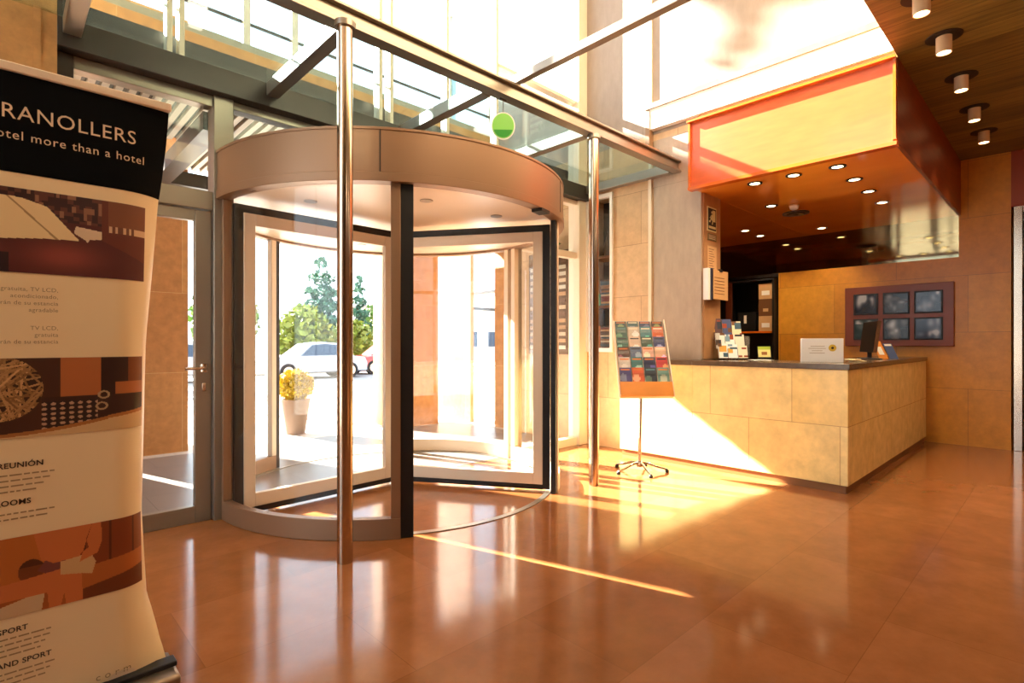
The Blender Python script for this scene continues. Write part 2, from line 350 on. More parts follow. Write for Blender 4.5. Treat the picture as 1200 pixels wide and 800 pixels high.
mb.build('window_frame', m_alu, w6); MB().box(-4.105, 1.08, .13, -4.095, 4.17, 6.52).build('window_pane', m_glass, w6)
# little window in the right wall
w5 = tag(thing('window_5', (XW, 4.12, 1.19), None, None), kind='structure')
MB().box(5.47, 3.92, 1.19, 5.54, 3.96, 3.17).box(5.47, 4.29, 1.19, 5.54, 4.33, 3.17).box(5.47, 3.96, 1.19, 5.54, 4.29, 1.24).box(5.47, 3.96, 3.12, 5.54, 4.29, 3.17).build('window_frame', m_white, w5, .003)
MB().box(5.50, 3.96, 1.24, 5.508, 4.29, 3.12).build('window_pane', m_glass, w5)
MB().box(5.56, 3.93, 2.38, 5.85, 4.32, 2.41).box(5.56, 3.93, 1.75, 5.85, 4.32, 1.78).build('niche_shelf', m_brown, w5)
MB().box(5.845, 3.925, 1.2, 5.858, 4.325, 3.16).build('niche_back', m_dark, w5)

# ------------------------------------------------------------------ inner glass canopy, its beam and columns
t = thing('glass_canopy', (3.4, 3.7, 3.2), 'grey steel canopy with clear glass panels over the revolving door', 'canopy')
ib = MB().box(-.4, 3.00, 3.205, XW, 3.10, 3.225).box(-.4, 3.00, 3.315, XW, 3.10, 3.335).box(-.4, 3.035, 3.225, XW, 3.065, 3.315)
ib.build('front_beam', m_alu, t, .003)
for x in (-.4, .33, 1.53, 2.70, 3.92, 5.44):
    MB().box(x - .045, 3.10, 3.20, x + .045, 4.27, 3.30).build('cross_beam', m_alu, t, .004)
for a, b in ((-.39, .325), (.335, 1.525), (1.535, 2.695), (2.705, 3.915), (3.925, 5.49)):
    MB().box(a, 3.09, 3.302, b, 4.28, 3.314).build('glass_panel', m_cglass, t)
MB().box(2.93, 1.0, 3.345, 2.99, 3.05, 3.41).build('tie_beam', m_alu, t, .004)
for (x, y), lb in (((1.49, 2.99), 'polished steel column in front of the curved left side of the revolving door'), ((3.945, 3.03), 'polished steel column between the revolving door and the leaflet stand')):
    c = thing('steel_column', (x, y, 0), lb, 'column', 'steel columns under the canopy')
    MB().tube([(x, y, 0), (x, y, 3.205)], .046, 24).build('shaft', m_steel, c)
    MB().tube([(x, y, 3.17), (x, y, 3.205)], .062, 24).build('head_plate', m_alu, c)
# hanging green roundel
t = thing('hanging_sign', (2.83, 3.05, 2.98), 'round green sign hanging on a wire below the canopy beam', 'sign')
nd = Vector((-.66, -.75, 0)).normalized(); rd = Vector((-nd.y, nd.x, 0)); cc = Vector((2.83, 3.05, 2.985))
def disc(r0, th, n=36, sq=1.15):
    a = [cc + rd * r0 * cos(2 * pi * k / n) + Vector((0, 0, r0 * sq * sin(2 * pi * k / n))) for k in range(n)]
    return MB().add([p - nd * th / 2 for p in a] + [p + nd * th / 2 for p in a], [tuple(range(n)), tuple(range(n, 2 * n))[::-1]] + [(k, n + k, n + (k + 1) % n, (k + 1) % n) for k in range(n)])
disc(.093, .006).build('clear_rim', m_paper, t)
disc(.084, .012).build('green_face', m_green, t)
hf = [(cos(a), sin(a)) for a in [pi + .35 + (pi - .7) * k / 14 for k in range(15)]]
MB().prism([(.078 * a, .078 * 1.15 * b) for a, b in hf], lambda u, v, k: cc + rd * u + Vector((0, 0, v)) + nd * (.0062 + .002 * k)).build('dark_green_band', M('dark_green', (20, 140, 20), .4), t)
MB().tube([cc + Vector((0, 0, .1)), (2.83, 3.05, 3.2)], .0035, 8).tube([(2.80, 3.05, 3.19), (2.86, 3.05, 3.19)], .008, 8).build('hanging_wire', m_alud, t)

# ------------------------------------------------------------------ revolving door
C0 = (2.71, 4.38); RO, RI = 1.52, 1.46
rv = thing('revolving_door', (C0[0], C0[1], 0), 'large round revolving door with bronze fascia ring and glass wings', 'revolving door')
MB().arc(C0, RI, RO + .03, 0, 360, 2.42, 2.70, 96).build('fascia_ring', m_fascia, rv, .004)
MB().arc(C0, RI, RO + .038, 0, 360, 2.36, 2.42, 96).arc(C0, RI, RO + .036, 0, 360, 2.695, 2.715, 96).build('fascia_trim', m_fascia, rv, .003)
for a in (234, 300): MB().arc(C0, RO + .029, RO + .0335, a, a + .25, 2.42, 2.695, 2).build('fascia_joint', m_alud, rv)
MB().arc(C0, .02, RI, 0, 360, 2.385, 2.41, 72).build('drum_ceiling', m_dceil, rv)
MB().arc(C0, .02, RI, 0, 360, 2.66, 2.69, 72).build('drum_roof', m_alud, rv)
for a in (250, 290, 325, 80, 120, 200):
    x, y = C0[0] + 1.05 * cos(R(a)), C0[1] + 1.05 * sin(R(a))
    MB().lathe((x, y, 2.38), [(.05, 0), (.05, .006)], 20).build('drum_downlight', m_alu, rv)
MB().arc(C0, RO - .05, RO + .045, 283, 288, 2.335, 2.36, 4).build('door_sensor', m_dark, rv, .002)
for a0, a1 in ((180.5, 239), (302, 359.5), (1.5, 59), (115.5, 178.5)):
    MB().arc(C0, RI, RO, a0, a1, 0, .14, 24).build('base_rail', m_cream if a0 > 300 or a0 < 60 else m_fascia, rv, .004)
    MB().arc(C0, 1.484, 1.496, a0 + 1, a1 - 1, .14, 2.36, 24).build('curved_pane', m_dglass, rv)
    MB().arc(C0, RI, RO, a0, a0 + 2.4, .14, 2.36, 3).arc(C0, RI, RO, a1 - 2.4, a1, .14, 2.36, 3).build('wall_post', m_fascia if 180 < a0 < 300 else m_cream, rv, .004)
for a0, a1 in ((239, 242.2), (299.8, 302), (59, 61), (113.5, 115.5)):
    MB().arc(C0, RI + .008, RO - .008, a0, a1, 0.005, 2.36, 3).build('rubber_post_edge', m_black, rv)
MB().tube([(C0[0], C0[1], 0), (C0[0], C0[1], 2.385)], .04, 20).build('centre_shaft', m_alu, rv)
MB().arc(C0, RI - .05, RI - .002, 0, 360, .0005, .006, 72).build('floor_ring', m_alu, rv)
def pol(a, r, s=0): return Vector((C0[0] + r * cos(R(a)) - s * sin(R(a)), C0[1] + r * sin(R(a)) + s * cos(R(a)), 0))
for a in (183, 303, 63):
    def slab(r0, r1, z0, z1, th):
        p = pol(a, r0, -th / 2); return (p + Vector((0, 0, z0)), pol(a, r1, -th / 2) - p, pol(a, r0, th / 2) - p, Vector((0, 0, z1 - z0)))
    wf = MB()
    wf.obox(*slab(.07, .15, .06, 2.28, .05)).obox(*slab(1.30, 1.385, .06, 2.28, .05)).obox(*slab(.15, 1.30, .06, .16, .05)).obox(*slab(.15, 1.30, 2.19, 2.28, .05))
    lf = wf.build('door_wing', m_cream, rv, .004)
    MB().obox(*slab(.15, 1.30, .16, 2.19, .01)).build('wing_pane', m_dglass, lf)
    MB().obox(*slab(1.385, 1.448, .02, 2.34, .035)).obox(*slab(.07, 1.385, 2.28, 2.34, .03)).obox(*slab(.07, 1.385, .015, .06, .03)).obox(*slab(.03, .07, .02, 2.34, .05)).build('brush_seal', m_black, lf)

# ------------------------------------------------------------------ counter and bulkhead
rc = thing('reception_counter', (5.9, 1.9, 0), 'honey marble reception counter with a dark stone top', 'counter')
MB().box(5.25, 1.32, .07, 5.95, 2.74, 1.07).box(5.25, 2.74, .07, XW - .02, 3.65, 1.07).build('front_panel', m_counter, rc, .004)
MB().box(5.95, 1.32, .07, XB - .02, 1.85, 1.07).build('side_panel', m_counter, rc, .004)
MB().box(5.27, 1.34, 0, XW - .02, 3.63, .07).box(XW - .02, 1.34, 0, XB - .02, 1.8, .07).build('plinth', M('brown_plinth', (140, 92, 48), .4), rc)
MB().box(5.235, 1.305, 1.07, 6.0, 2.745, 1.12).box(6.0, 1.305, 1.07, XB - .02, 1.9, 1.12).box(5.235, 2.745, 1.07, XW - .02, 3.66, 1.12).build('worktop', m_top, rc, .004)

bk = thing('wooden_bulkhead', (5.25, 1.9, 2.93), 'orange wooden bulkhead hanging above the reception counter', 'bulkhead')
MB().box(5.245, 1.0, 2.93, 5.30, 2.76, 3.60).build('front_panel', M('pale_orange_veneer', (206, 92, 44), .3, var=.12, scale=3, stretch=(1.2, 1.2, 7), coat=.2), bk)
MB().box(5.19, .975, 3.60, 5.30, 2.78, 3.62).box(5.215, 2.755, 2.93, 5.26, 2.775, 3.60).box(5.215, .975, 2.945, 5.26, .995, 3.60).box(5.215, .97, 2.90, 5.30, 2.78, 2.93).build('front_frame', m_wood, bk)
MB().box(5.26, .97, 2.93, XB, 1.0, ZC).build('side_panel', M('shaded_orange_veneer', (132, 58, 16), .45, var=.2, scale=3, stretch=(1.2, 1.2, 8)), bk)  # same veneer darkened in colour to stand in for the unlit side
MB().box(5.30, 1.0, 2.93, XB + .02, 2.768, 2.96).build('underside', m_woodu, bk)

# ------------------------------------------------------------------ lamps
def spot(loc, energy, size=R(110), col=(1, .78, .48), blend=.8, rad=.04):
    l = bpy.data.lights.new('downlight_lamp', 'SPOT'); l.energy = energy; l.spot_size = size; l.spot_blend = blend; l.color = col; l.shadow_soft_size = rad
    o = bpy.data.objects.new('downlight_lamp', l); COL.objects.link(o); o.location = loc; return o
places = [(5.57, 2.23, 'nearest the stone pier in the front row'), (5.57, 1.86, 'in the middle of the front row'), (5.59, 1.49, 'at the front corner of the soffit'),
          (6.15, 1.49, 'second from the front along the open side'), (6.74, 1.50, 'third from the front along the open side'), (7.38, 1.51, 'deepest along the open side'),
          (6.62, 2.46, 'just before the smoke detector'), (7.80, 3.26, 'beside the sign pier'), (8.34, 3.26, 'deepest near the office opening'), (8.41, 2.44, 'in front of the mirror strip')]
for x, y, wh in places:
    t = thing('recessed_downlight', (x, y, 2.93), 'round recessed downlight in the orange soffit, ' + wh, 'light', 'downlights in the reception soffit')
    zb = 2.93
    MB().arc((x, y), .048, .072, 0, 360, zb - .008, zb + .004, 24).build('trim_ring', m_black if x < 7 else m_alu, t)
    MB().lathe((x, y, zb - .004), [(.047, 0), (.047, .004)], 20).build('lens', m_lens, t)
    l = spot((x, y, zb - .03), 42); l.parent = t; l.location = (0, 0, zb - 2.93 - .03)
t = thing('air_vent', (7.2, 2.38, 2.93), 'round grey ceiling air vent in the orange soffit', 'vent')
MB().arc((7.2, 2.38), .10, .15, 0, 360, 2.915, 2.93, 32).build('outer_ring', m_alud, t)
MB().arc((7.2, 2.38), .03, .085, 0, 360, 2.905, 2.925, 32).build('inner_ring', m_alud, t)
MB().lathe((7.2, 2.38, 2.90), [(.02, 0), (.025, .03)], 16).build('hub', m_dark, t)
t = thing('smoke_detector', (6.78, 2.26, 2.93), 'small cream smoke detector beside the round air vent', 'smoke detector')
MB().lathe((6.78, 2.26, 2.93), [(.03, -.055), (.045, -.045), (.05, -.015)], 24).build('housing', m_paper, t)
MB().lathe((6.78, 2.26, 2.93), [(.055, -.015), (.055, -.001)], 24).build('mounting_base', m_tan, t)
spots = [(4.45, .69, 'the nearest one, over the middle of the lobby'), (5.17, .665, 'level with the front of the wooden bulkhead'), (6.05, .66, 'the third from the lobby end'), (6.96, .66, 'the second from the back wall'), (7.80, .66, 'the one closest to the back wall')]
for x, y, wh in spots:
    t = thing('cylinder_downlight', (x, y, ZC), 'cylindrical downlight in the plank ceiling, ' + wh, 'light', 'cylinder downlights in the plank ceiling')
    MB().arc((x, y), .052, .115, 0, 360, ZC - .006, ZC + .001, 32).build('mounting_ring', m_dark, t)
    MB().arc((x, y), .044, .05, 0, 360, ZC - .125, ZC - .002, 24).lathe((x, y, ZC - .06), [(.045, 0), (.045, .05)], 24).build('cylinder', M('cream_cylinder', (226, 196, 156), .4), t)
    MB().lathe((x, y, ZC - .12), [(.043, 0), (.043, .012)], 24).build('lens', m_lens2, t)
    l = spot((x, y, ZC - .14), 26, R(80)); l.parent = t; l.location = (0, 0, -.14)
# added fill lamps over the unseen lobby behind the viewer
for x, y, wh in ((1.2, -2.2, 'third row, near the entrance side'), (4.2, -2.2, 'third row, in the middle'), (7.2, -2.2, 'third row, near the passage')):
    t = thing('fill_lamp', (x, y, ZC), 'added square fill lamp over the rear of the lobby, ' + wh, 'light', 'added fill lamps')
    MB().box(x - .32, y - .32, ZC - .05, x + .32, y + .32, ZC).build('lamp_body', m_white, t, .005)
    MB().box(x - .29, y - .29, ZC - .055, x + .29, y + .29, ZC - .05).build('lamp_diffuser', M('fill_diffuser', (255, 214, 160), .5, emit=3), t)
    l = bpy.data.lights.new('fill_lamp_light', 'AREA'); l.energy = 18; l.size = .58; l.color = (1, .8, .58)
    o = bpy.data.objects.new('fill_lamp_light', l); COL.objects.link(o); o.parent = t; o.location = (0, 0, -.07)

# ------------------------------------------------------------------ video panel on the back wall
vp = thing('video_panel', (XB, 1.64, 1.27), 'mahogany wall panel holding six small screens', 'screen panel')
MB().box(XB - .06, 1.03, 1.26, XB, 2.25, 2.09).build('backboard', m_red, vp, .006)
def scr(seed):
    g = random.Random(seed); bl = [(g.uniform(.1, .9), g.uniform(.2, 1), g.uniform(.06, .2), g.uniform(.08, .3), g.uniform(.4, 1)) for _ in range(7)]
    base = [(18, 26, 40), (20, 24, 26), (22, 34, 58), (34, 62, 60), (26, 22, 18), (34, 42, 66)][seed]
    def f(u, v):
        k = 0
        for x, y, a, b, s in bl: k += s * math.exp(-((u - x) / a) ** 2 - ((v - y) / b) ** 2)
        k = min(1, k * .8); return tuple(base[i] * .7 + (190 - base[i] * .7) * k * (.85 if seed != 3 or v > .8 else .25) for i in range(3))
    return f
k = 0
for z0, z1 in ((1.715, 1.97), (1.365, 1.62)):
    for y1, y0 in ((2.12, 1.865), (1.77, 1.51), (1.42, 1.16)):
        s_ = MB().box(XB - .072, y0 - .02, z0 - .02, XB - .058, y1 + .02, z1 + .02).build('screen', m_black, vp, .004)
        grid_print('screen_picture', s_, lambda u, v, y0=y0, y1=y1, z0=z0, z1=z1: (XB - .0735, y1 + (y0 - y1) * u, z0 + (z1 - z0) * v), 26, 20, scr(k), m_screen); k += 1

# ------------------------------------------------------------------ shelf unit in the dark office opening
sh = thing('shelf_unit', (9.1, 3.55, 0), 'dark office shelf unit seen in the opening behind the counter', 'shelf')
MB().box(8.72, 3.20, 0, 9.08, 3.23, 2.32).box(8.72, 3.93, 0, 9.08, 3.96, 2.32).box(9.06, 3.23, 0, 9.08, 3.93, 2.32).box(8.72, 3.23, 2.29, 9.06, 3.93, 2.32).build('carcass', m_black, sh)
MB().box(8.70, 3.23, 1.46, 9.06, 3.93, 1.49).build('shelf_board', m_wood, sh)
MB().box(8.71, 3.86, 0.9, 8.735, 3.96, 2.30).build('reddish_upright', M('red_brown_upright', (96, 44, 18), .5), sh)
def bx(name, cat, label, x0, y0, z0, x1, y1, z1, mat, extra=None, bevel=.003, group=None):
    t = thing(name, ((x0 + x1) / 2, (y0 + y1) / 2, z0), label, cat, group)
    MB().box(x0, y0, z0, x1, y1, z1).build('body', mat, t, bevel)
    if extra: extra(t)
    return t
bx('storage_box', 'box', 'tan card box lowest of the stack on the office shelf', 8.76, 3.235, 1.49, 9.04, 3.45, 1.73, m_tan, lambda t: MB().box(8.755, 3.28, 1.55, 8.76, 3.40, 1.62).build('label_plate', m_paper, t))
bx('storage_box', 'box', 'brown box in the middle of the stack on the office shelf', 8.76, 3.235, 1.73, 9.04, 3.45, 2.0, m_brown, lambda t: MB().box(8.757, 3.30, 1.80, 8.76, 3.38, 1.85).build('label_plate', m_tan, t))
bx('storage_box', 'box', 'tan card box topmost of the stack on the office shelf', 8.76, 3.235, 2.0, 9.04, 3.45, 2.24, m_tan, lambda t: MB().box(8.755, 3.28, 2.06, 8.76, 3.40, 2.13).build('label_plate', m_paper, t))
bx('ring_binder', 'binder', 'black ring binder with a white spine label on the office shelf', 8.76, 3.50, 1.49, 9.02, 3.78, 1.80, m_black, lambda t: MB().box(8.755, 3.64, 1.62, 8.76, 3.68, 1.75).build('spine_label', m_paper, t))

# ------------------------------------------------------------------ things on the counter
def bxr(c, wd, dp, ht, rot, mat, name, parent, bevel=.002):
    a = Vector((cos(rot), sin(rot), 0)); b = Vector((-sin(rot), cos(rot), 0)); o = Vector(c) - a * wd / 2 - b * dp / 2
    return MB().obox(o, a * wd, b * dp, Vector((0, 0, ht))).build(name, mat, parent, bevel)
T0 = 1.12; FC = R(-43.8)      # parallel to the picture
t = thing('certificate_box', (5.72, 1.66, T0), 'white upright card box with a round gold seal on the counter', 'sign')
rot = R(-62); a = Vector((cos(rot), sin(rot), 0)); nb = Vector((a.y, -a.x, 0))
if nb.dot(Vector((-1, -1, 0))) < 0: nb = -nb
bxr((5.72, 1.66, T0), .355, .06, .225, rot, m_paper, 'card_box', t)
fc = Vector((5.72, 1.66, T0)) + nb * .031
def onf(u, v, e=0): return fc + a * u + Vector((0, 0, v)) + nb * e
MB().add([onf(.085 + .033 * cos(q * pi / 12), .135 + .033 * sin(q * pi / 12), .001) for q in range(24)], [tuple(range(24))]).build('gold_seal', M('gold_seal', (214, 178, 60), .4), t)
MB().add([onf(.085 + .012 * cos(q * pi / 12), .135 + .012 * sin(q * pi / 12), .002) for q in range(24)], [tuple(range(24))]).build('seal_centre', m_inkd, t)
b = MB()
for i, (u0, u1) in enumerate(((-.10, .02), (-.12, .03), (-.09, 0), (-.11, .02))): b.quad(onf(u0, .15 - i * .022, .001), onf(u1, .15 - i * .022, .001), onf(u1, .154 - i * .022, .001), onf(u0, .154 - i * .022, .001))
b.build('printed_lines', m_inkm, t)
def sheets(name, label, cx, cy, n, sz, mat, seed):
    g = random.Random(seed); t = thing(name, (cx, cy, T0), label, 'paper'); b = MB()
    for i in range(n):
        r_ = g.uniform(-.5, .5) + .3; x, y = cx + g.uniform(-.02, .02), cy + g.uniform(-.03, .03)
        A = Vector((cos(r_), sin(r_), 0)) * sz; B = Vector((-sin(r_), cos(r_), 0)) * sz * .7
        b.obox(Vector((x, y, T0 + i * .004 + .0005)) - A / 2 - B / 2, A, B + Vector((0, 0, .006 * (i % 2))), (0, 0, .002))
    b.build('sheets', mat, t); return t
sheets('paper_pile', 'loose pile of cream papers beside the white certificate box', 5.93, 1.43, 7, .15, M('cream_paper', (236, 214, 160), .6), 3)
sheets('paper_pile', 'flat white papers between the brochure rack and the white certificate box', 5.62, 2.16, 3, .22, m_paper, 5)
# computer screen at the side counter
t = thing('computer_monitor', (7.0, 1.55, T0), 'black computer monitor on the side counter seen from its edge', 'monitor')
MB().lathe((7.0, 1.55, T0), [(.12, 0), (.12, .012), (.02, .02)], 24).build('stand_foot', m_alud, t)
MB().tube([(7.0, 1.55, T0 + .015), (6.99, 1.55, T0 + .16)], .022, 12).build('stand_neck', m_black, t)
rm = R(29); A = Vector((cos(rm), sin(rm), 0)); B = Vector((-sin(rm), cos(rm), 0)); U = Vector((0, 0, 1)) + B * -.12
MB().obox(Vector((7.0, 1.55, T0 + .08)) - A * .23, A * .46, B * .035, U * .34).build('screen_panel', m_black, t, .006)
MB().obox(Vector((7.0, 1.55, T0 + .08)) - A * .234, A * .006, B * .037, U * .34).build('silver_edge', m_steel, t)
t = thing('leaflet', (7.42, 1.50, T0), 'orange leaflet leaning beside the computer monitor', 'leaflet')
def lean(cx, cy, wd, ht, lean_, mat, name, par):
    A = Vector((.722, -.692, 0)); D = Vector((.692, .722, 0)); U = (Vector((0, 0, 1)) + D * lean_ - A * .28).normalized()
    return MB().obox(Vector((cx, cy, T0)) - A * wd / 2, A * wd, D * .006, U * ht).build(name, mat, par), A, D, U
_, A, D, U = lean(7.42, 1.50, .105, .22, .3, M('orange_print', (226, 140, 50), .5), 'sheet', t)
MB().obox(Vector((7.42, 1.50, T0)) - A * .03 - D * .001 + U * .05, A * .06, D * .0005, U * .1).build('picture', m_paper, t)
t = thing('leaflet', (7.52, 1.41, T0), 'blue leaflet leaning nearest the open side of the counter', 'leaflet')
_, A, D, U = lean(7.52, 1.42, .10, .19, .3, M('blue_print', (70, 86, 130), .5), 'sheet', t)
MB().obox(Vector((7.52, 1.42, T0)) - A * .04 - D * .001 + U * .16, A * .08, D * .0005, U * .022).build('title_strip', m_paper, t)
# brochure rack
br = thing('brochure_rack', (5.86, 2.50, T0), 'stepped counter rack for magazines beside the sign pier', 'rack')
A = Vector((.722, -.692, 0)); D = Vector((.692, .722, 0)); o = Vector((5.72, 2.52, T0))
mb = MB()
for lv in range(3): mb.obox(o + D * (.075 * lv) + Vector((0, 0, .012 + .1 * lv)) - A * .15, A * .32, D * .07, (0, 0, .006))
mb.obox(o - A * .16, A * .012, D * .24, (0, 0, .30)).obox(o + A * .168, A * .012, D * .24, (0, 0, .26)).obox(o - A * .15, A * .32, D * .24, (0, 0, .012))
mb.build('rack_frame', glass('rack_acrylic', (.9, .9, .9), .08), br)
def mag(seed, base):
    g = random.Random(seed); R_ = [(g.random(), g.random(), g.uniform(.15, .45), g.uniform(.06, .2), g.choice([(60, 90, 110), (150, 60, 30), (40, 44, 60), (214, 160, 70), (110, 70, 40), (120, 150, 170)])) for _ in range(3)]
    def f(u, v):
        for x, y, w_, h_, c in R_:
            if abs(u - x) < w_ and abs(v - y) < h_: return c
        return base
    return f
mags = [(-0.095, 2, .30, (90, 60, 60), 'red and dark'), (0.012, 2, .29, (70, 80, 120), 'blue topped'), (0.119, 2, .26, (226, 214, 180), 'cream'),
        (-0.095, 1, .22, (238, 236, 230), 'white'), (0.012, 1, .2, (240, 238, 234), 'plain white'), (0.119, 1, .2, (232, 220, 200), 'pale beige'),
        (-0.095, 0, .20, (244, 242, 238), 'white folded'), (0.012, 0, .19, (240, 240, 238), 'white lined'), (0.119, 0, .17, (236, 226, 196), 'yellowish')]
for i, (s_, lv, ht, cl, ds) in enumerate(mags):
    p = o + A * (s_ - .05) + D * (.075 * lv + .02) + Vector((0, 0, .02 + .1 * lv)); U = (Vector((0, 0, 1)) + D * .22).normalized(); wd = .10
    ht *= .8
    t = thing('magazine', tuple(p), ds + ' magazine in the ' + ('front', 'middle', 'back')[lv] + ' step of the counter rack', 'magazine', 'magazines in the counter rack')
    MB().obox(p, A * wd, D * .006, U * ht).build('pages', m_paper, t)
    grid_print('cover', t, lambda u, v, p=p, ht=ht, U=U: p + A * (wd * u) + U * (ht * v) - D * .001, 10, 14, mag(i + 20, cl), m_print)
t = thing('card_stand', (6.0, 2.28, T0), 'small lime and cream card stand next to the magazine rack', 'sign')
p = Vector((5.93, 2.34, T0)); U = (Vector((0, 0, 1)) + D * .15).normalized()
MB().obox(p, A * .145, D * .012, U * .15).build('card', m_black, t)
grid_print('card_print', t, lambda u, v: p + A * (.005 + .135 * u) + U * (.03 + .115 * v) - D * .001, 18, 14, lambda u, v: (170, 190, 60) if v > .72 else ((150, 96, 50) if abs(u - .5) < .22 and abs(v - .38) < .14 else (226, 214, 140)), m_print)
MB().obox(p + A * .05 + D * .012, A * .04, D * .07, (0, 0, .006)).build('foot', m_black, t)

# ------------------------------------------------------------------ notices on the pier end
YP = 2.75
def plate(name, label, x0, z0, x1, z1, th, mat, cat='sign', y=YP):
    t = thing(name, ((x0 + x1) / 2, y, z0), label, cat); MB().box(x0, y - th, z0, x1, y, z1).build('plate', mat, t, .001); return t
t = plate('exit_sign', 'emergency exit sign with a black running figure on the pier end', 5.59, 2.53, 5.80, 2.80, .006, M('sign_cream', (226, 222, 170), .5))
def pp(poly, name, mat, t, x0, z0, sx, sz, e): return MB().prism([(u, v) for u, v in poly], lambda u, v, k: (x0 + u * sx, YP - e - .0015 * k, z0 + v * sz)).build(name, mat, t, smooth=False)
sx, sz = .21, .27
pp([(.06, .06), (.94, .06), (.94, .94), (.06, .94)], 'black_field', m_black, t, 5.59, 2.53, sx, sz, .006)
pp([(.55, .42), (.85, .42), (.85, .88), (.55, .88)], 'door_shape', M('sign_cream_door', (226, 222, 170), .5), t, 5.59, 2.53, sx, sz, .0078)
pp([(.30, .62), (.44, .70), (.60, .68), (.70, .58), (.66, .52), (.56, .60), (.50, .58), (.60, .44), (.50, .28), (.44, .30), (.50, .43), (.38, .50), (.26, .36), (.12, .36), (.12, .43), (.24, .43), (.38, .62), (.34, .62), (.26, .52), (.2, .55)], 'running_figure', M('sign_cream_man', (226, 222, 170), .5), t, 5.59, 2.53, sx, sz, .0095)
pp([(.44 + .07 * cos(q * pi / 8), .78 + .055 * sin(q * pi / 8)) for q in range(16)], 'figure_head', M('sign_cream_head', (226, 222, 170), .5), t, 5.59, 2.53, sx, sz, .0095)
pp([(.12, .12), (.88, .12), (.88, .22), (.12, .22)], 'lower_bar', M('sign_cream_bar', (226, 222, 170), .5), t, 5.59, 2.53, sx, sz, .0078)
t = plate('small_plaque', 'small dark plaque just under the emergency exit sign', 5.60, 2.43, 5.80, 2.505, .006, M('plaque_brown', (110, 96, 60), .5))
b = MB()
for i in range(3): b.box(5.62, YP - .0075, 2.448 + i * .018, 5.78, YP - .006, 2.455 + i * .018)
b.build('plaque_lines', m_ink, t)
t = plate('price_sheet', 'tall beige sheet of printed lines on the pier end', 5.60, 2.10, 5.81, 2.37, .003, M('beige_sheet', (214, 172, 126), .6), 'notice')
b = MB()
for i in range(9): b.box(5.625, YP - .0042, 2.125 + i * .026, 5.76 - (i * 37 % 5) * .012, YP - .003, 2.131 + i * .026)
b.build('printed_lines', m_brown, t)
t = thing('hanging_folder', (5.75, 2.7, 1.78), 'tan notice folder with a dark spine hung low on the pier end', 'folder')
MB().box(5.58, 2.68, 1.78, 5.95, 2.70, 2.10).build('front_cover', m_tan, t, .002)
MB().box(5.54, 2.675, 1.77, 5.58, 2.75, 2.11).build('dark_spine', M('navy_spine', (34, 36, 58), .5), t)
MB().box(5.50, 2.69, 1.77, 5.54, 2.75, 2.11).build('white_page_block', m_paper, t)
b = MB()
for i in range(6): b.box(5.62, 2.6785, 1.84 + i * .035, 5.86, 2.68, 1.846 + i * .035)
b.build('printed_lines', m_brown, t)
MB().box(5.74, 2.672, 2.085, 5.80, 2.70, 2.115).build('clip', m_black, t)

# ------------------------------------------------------------------ leaflet stand in front of the stone wall
ls = thing('leaflet_stand', (4.70, 3.03, 0), 'floor stand with a tilted leaflet board on a chrome pole', 'stand')
A = Vector((.722, -.692, 0)); D = Vector((.692, .722, 0))
B0 = Vector((4.545, 2.85, .77)) - A * .255; U = (Vector((4.807, 3.122, 1.53)) - Vector((4.545, 2.85, .77))); LH = U.length; U.normalize(); N = A.cross(U).normalized()
if N.dot(D) > 0: N = -N
MB().obox(B0, A * .51, -N * .018, U * LH).build('board', m_cream, ls, .003)
MB().obox(B0 + N * .002, A * .51, N * .05, U * .15).build('wooden_lip', M('oak_lip', (222, 140, 48), .35, var=.12, scale=4), ls, .004)
MB().obox(B0 - A * .012, A * .012, N * .04, U * LH).obox(B0 + A * .51, A * .012, N * .04, U * LH).build('board_side', m_cream, ls, .002)
mb = MB()
for r_ in range(1, 6): mb.obox(B0 + U * (.12 + r_ * (LH - .13) / 6 - .02) + N * .028, A * .51, N * .003, U * .03)
mb.build('pocket_strip', glass('pocket_acrylic', (.95, .95, .95), .015, .15), ls)
MB().tube([(4.70, 3.03, .05), (4.668, 2.99, 1.06)], .017, 16).build('pole', m_chrome, ls)
MB().lathe((4.70, 3.03, .05), [(.03, 0), (.035, .03), (.02, .06)], 16).build('pole_socket', m_chrome, ls)
for k in range(5):
    a_ = R(20 + 72 * k); e = Vector((cos(a_), sin(a_), 0))
    lg = MB().tube([Vector((4.70, 3.03, .09)), Vector((4.70, 3.03, .085)) + e * .08, Vector((4.70, 3.03, .045)) + e * .2, Vector((4.70, 3.03, .03)) + e * .27], [.014, .013, .011, .010], 10).build('leg', m_chrome, ls)
    MB().lathe(tuple(Vector((4.70, 3.03, 0)) + e * .27), [(.018, 0), (.02, .02), (.012, .03)], 12).build('foot', m_black, lg)
pal = [(40, 60, 70), (60, 96, 104), (48, 56, 96), (60, 26, 24), (46, 88, 84), (206, 190, 174), (66, 118, 126), (196, 90, 40), (50, 100, 92), (222, 196, 176), (48, 74, 60), (58, 60, 110),
       (70, 34, 26), (84, 104, 140), (224, 176, 156), (226, 180, 150), (214, 206, 206), (52, 116, 120), (38, 44, 82), (196, 60, 62), (70, 66, 128), (214, 92, 52), (42, 52, 66), (110, 150, 140)]
nmw = ['dark slate', 'sea green', 'navy', 'maroon', 'deep teal', 'cream', 'turquoise', 'rust orange', 'green', 'peach', 'forest green', 'violet blue', 'brown red', 'steel blue', 'salmon', 'apricot', 'pale grey', 'bright teal', 'midnight blue', 'red and white', 'purple', 'vivid orange', 'charcoal', 'mint green']
rown = ['top row', 'second row', 'third row', 'fourth row', 'fifth row', 'bottom row']
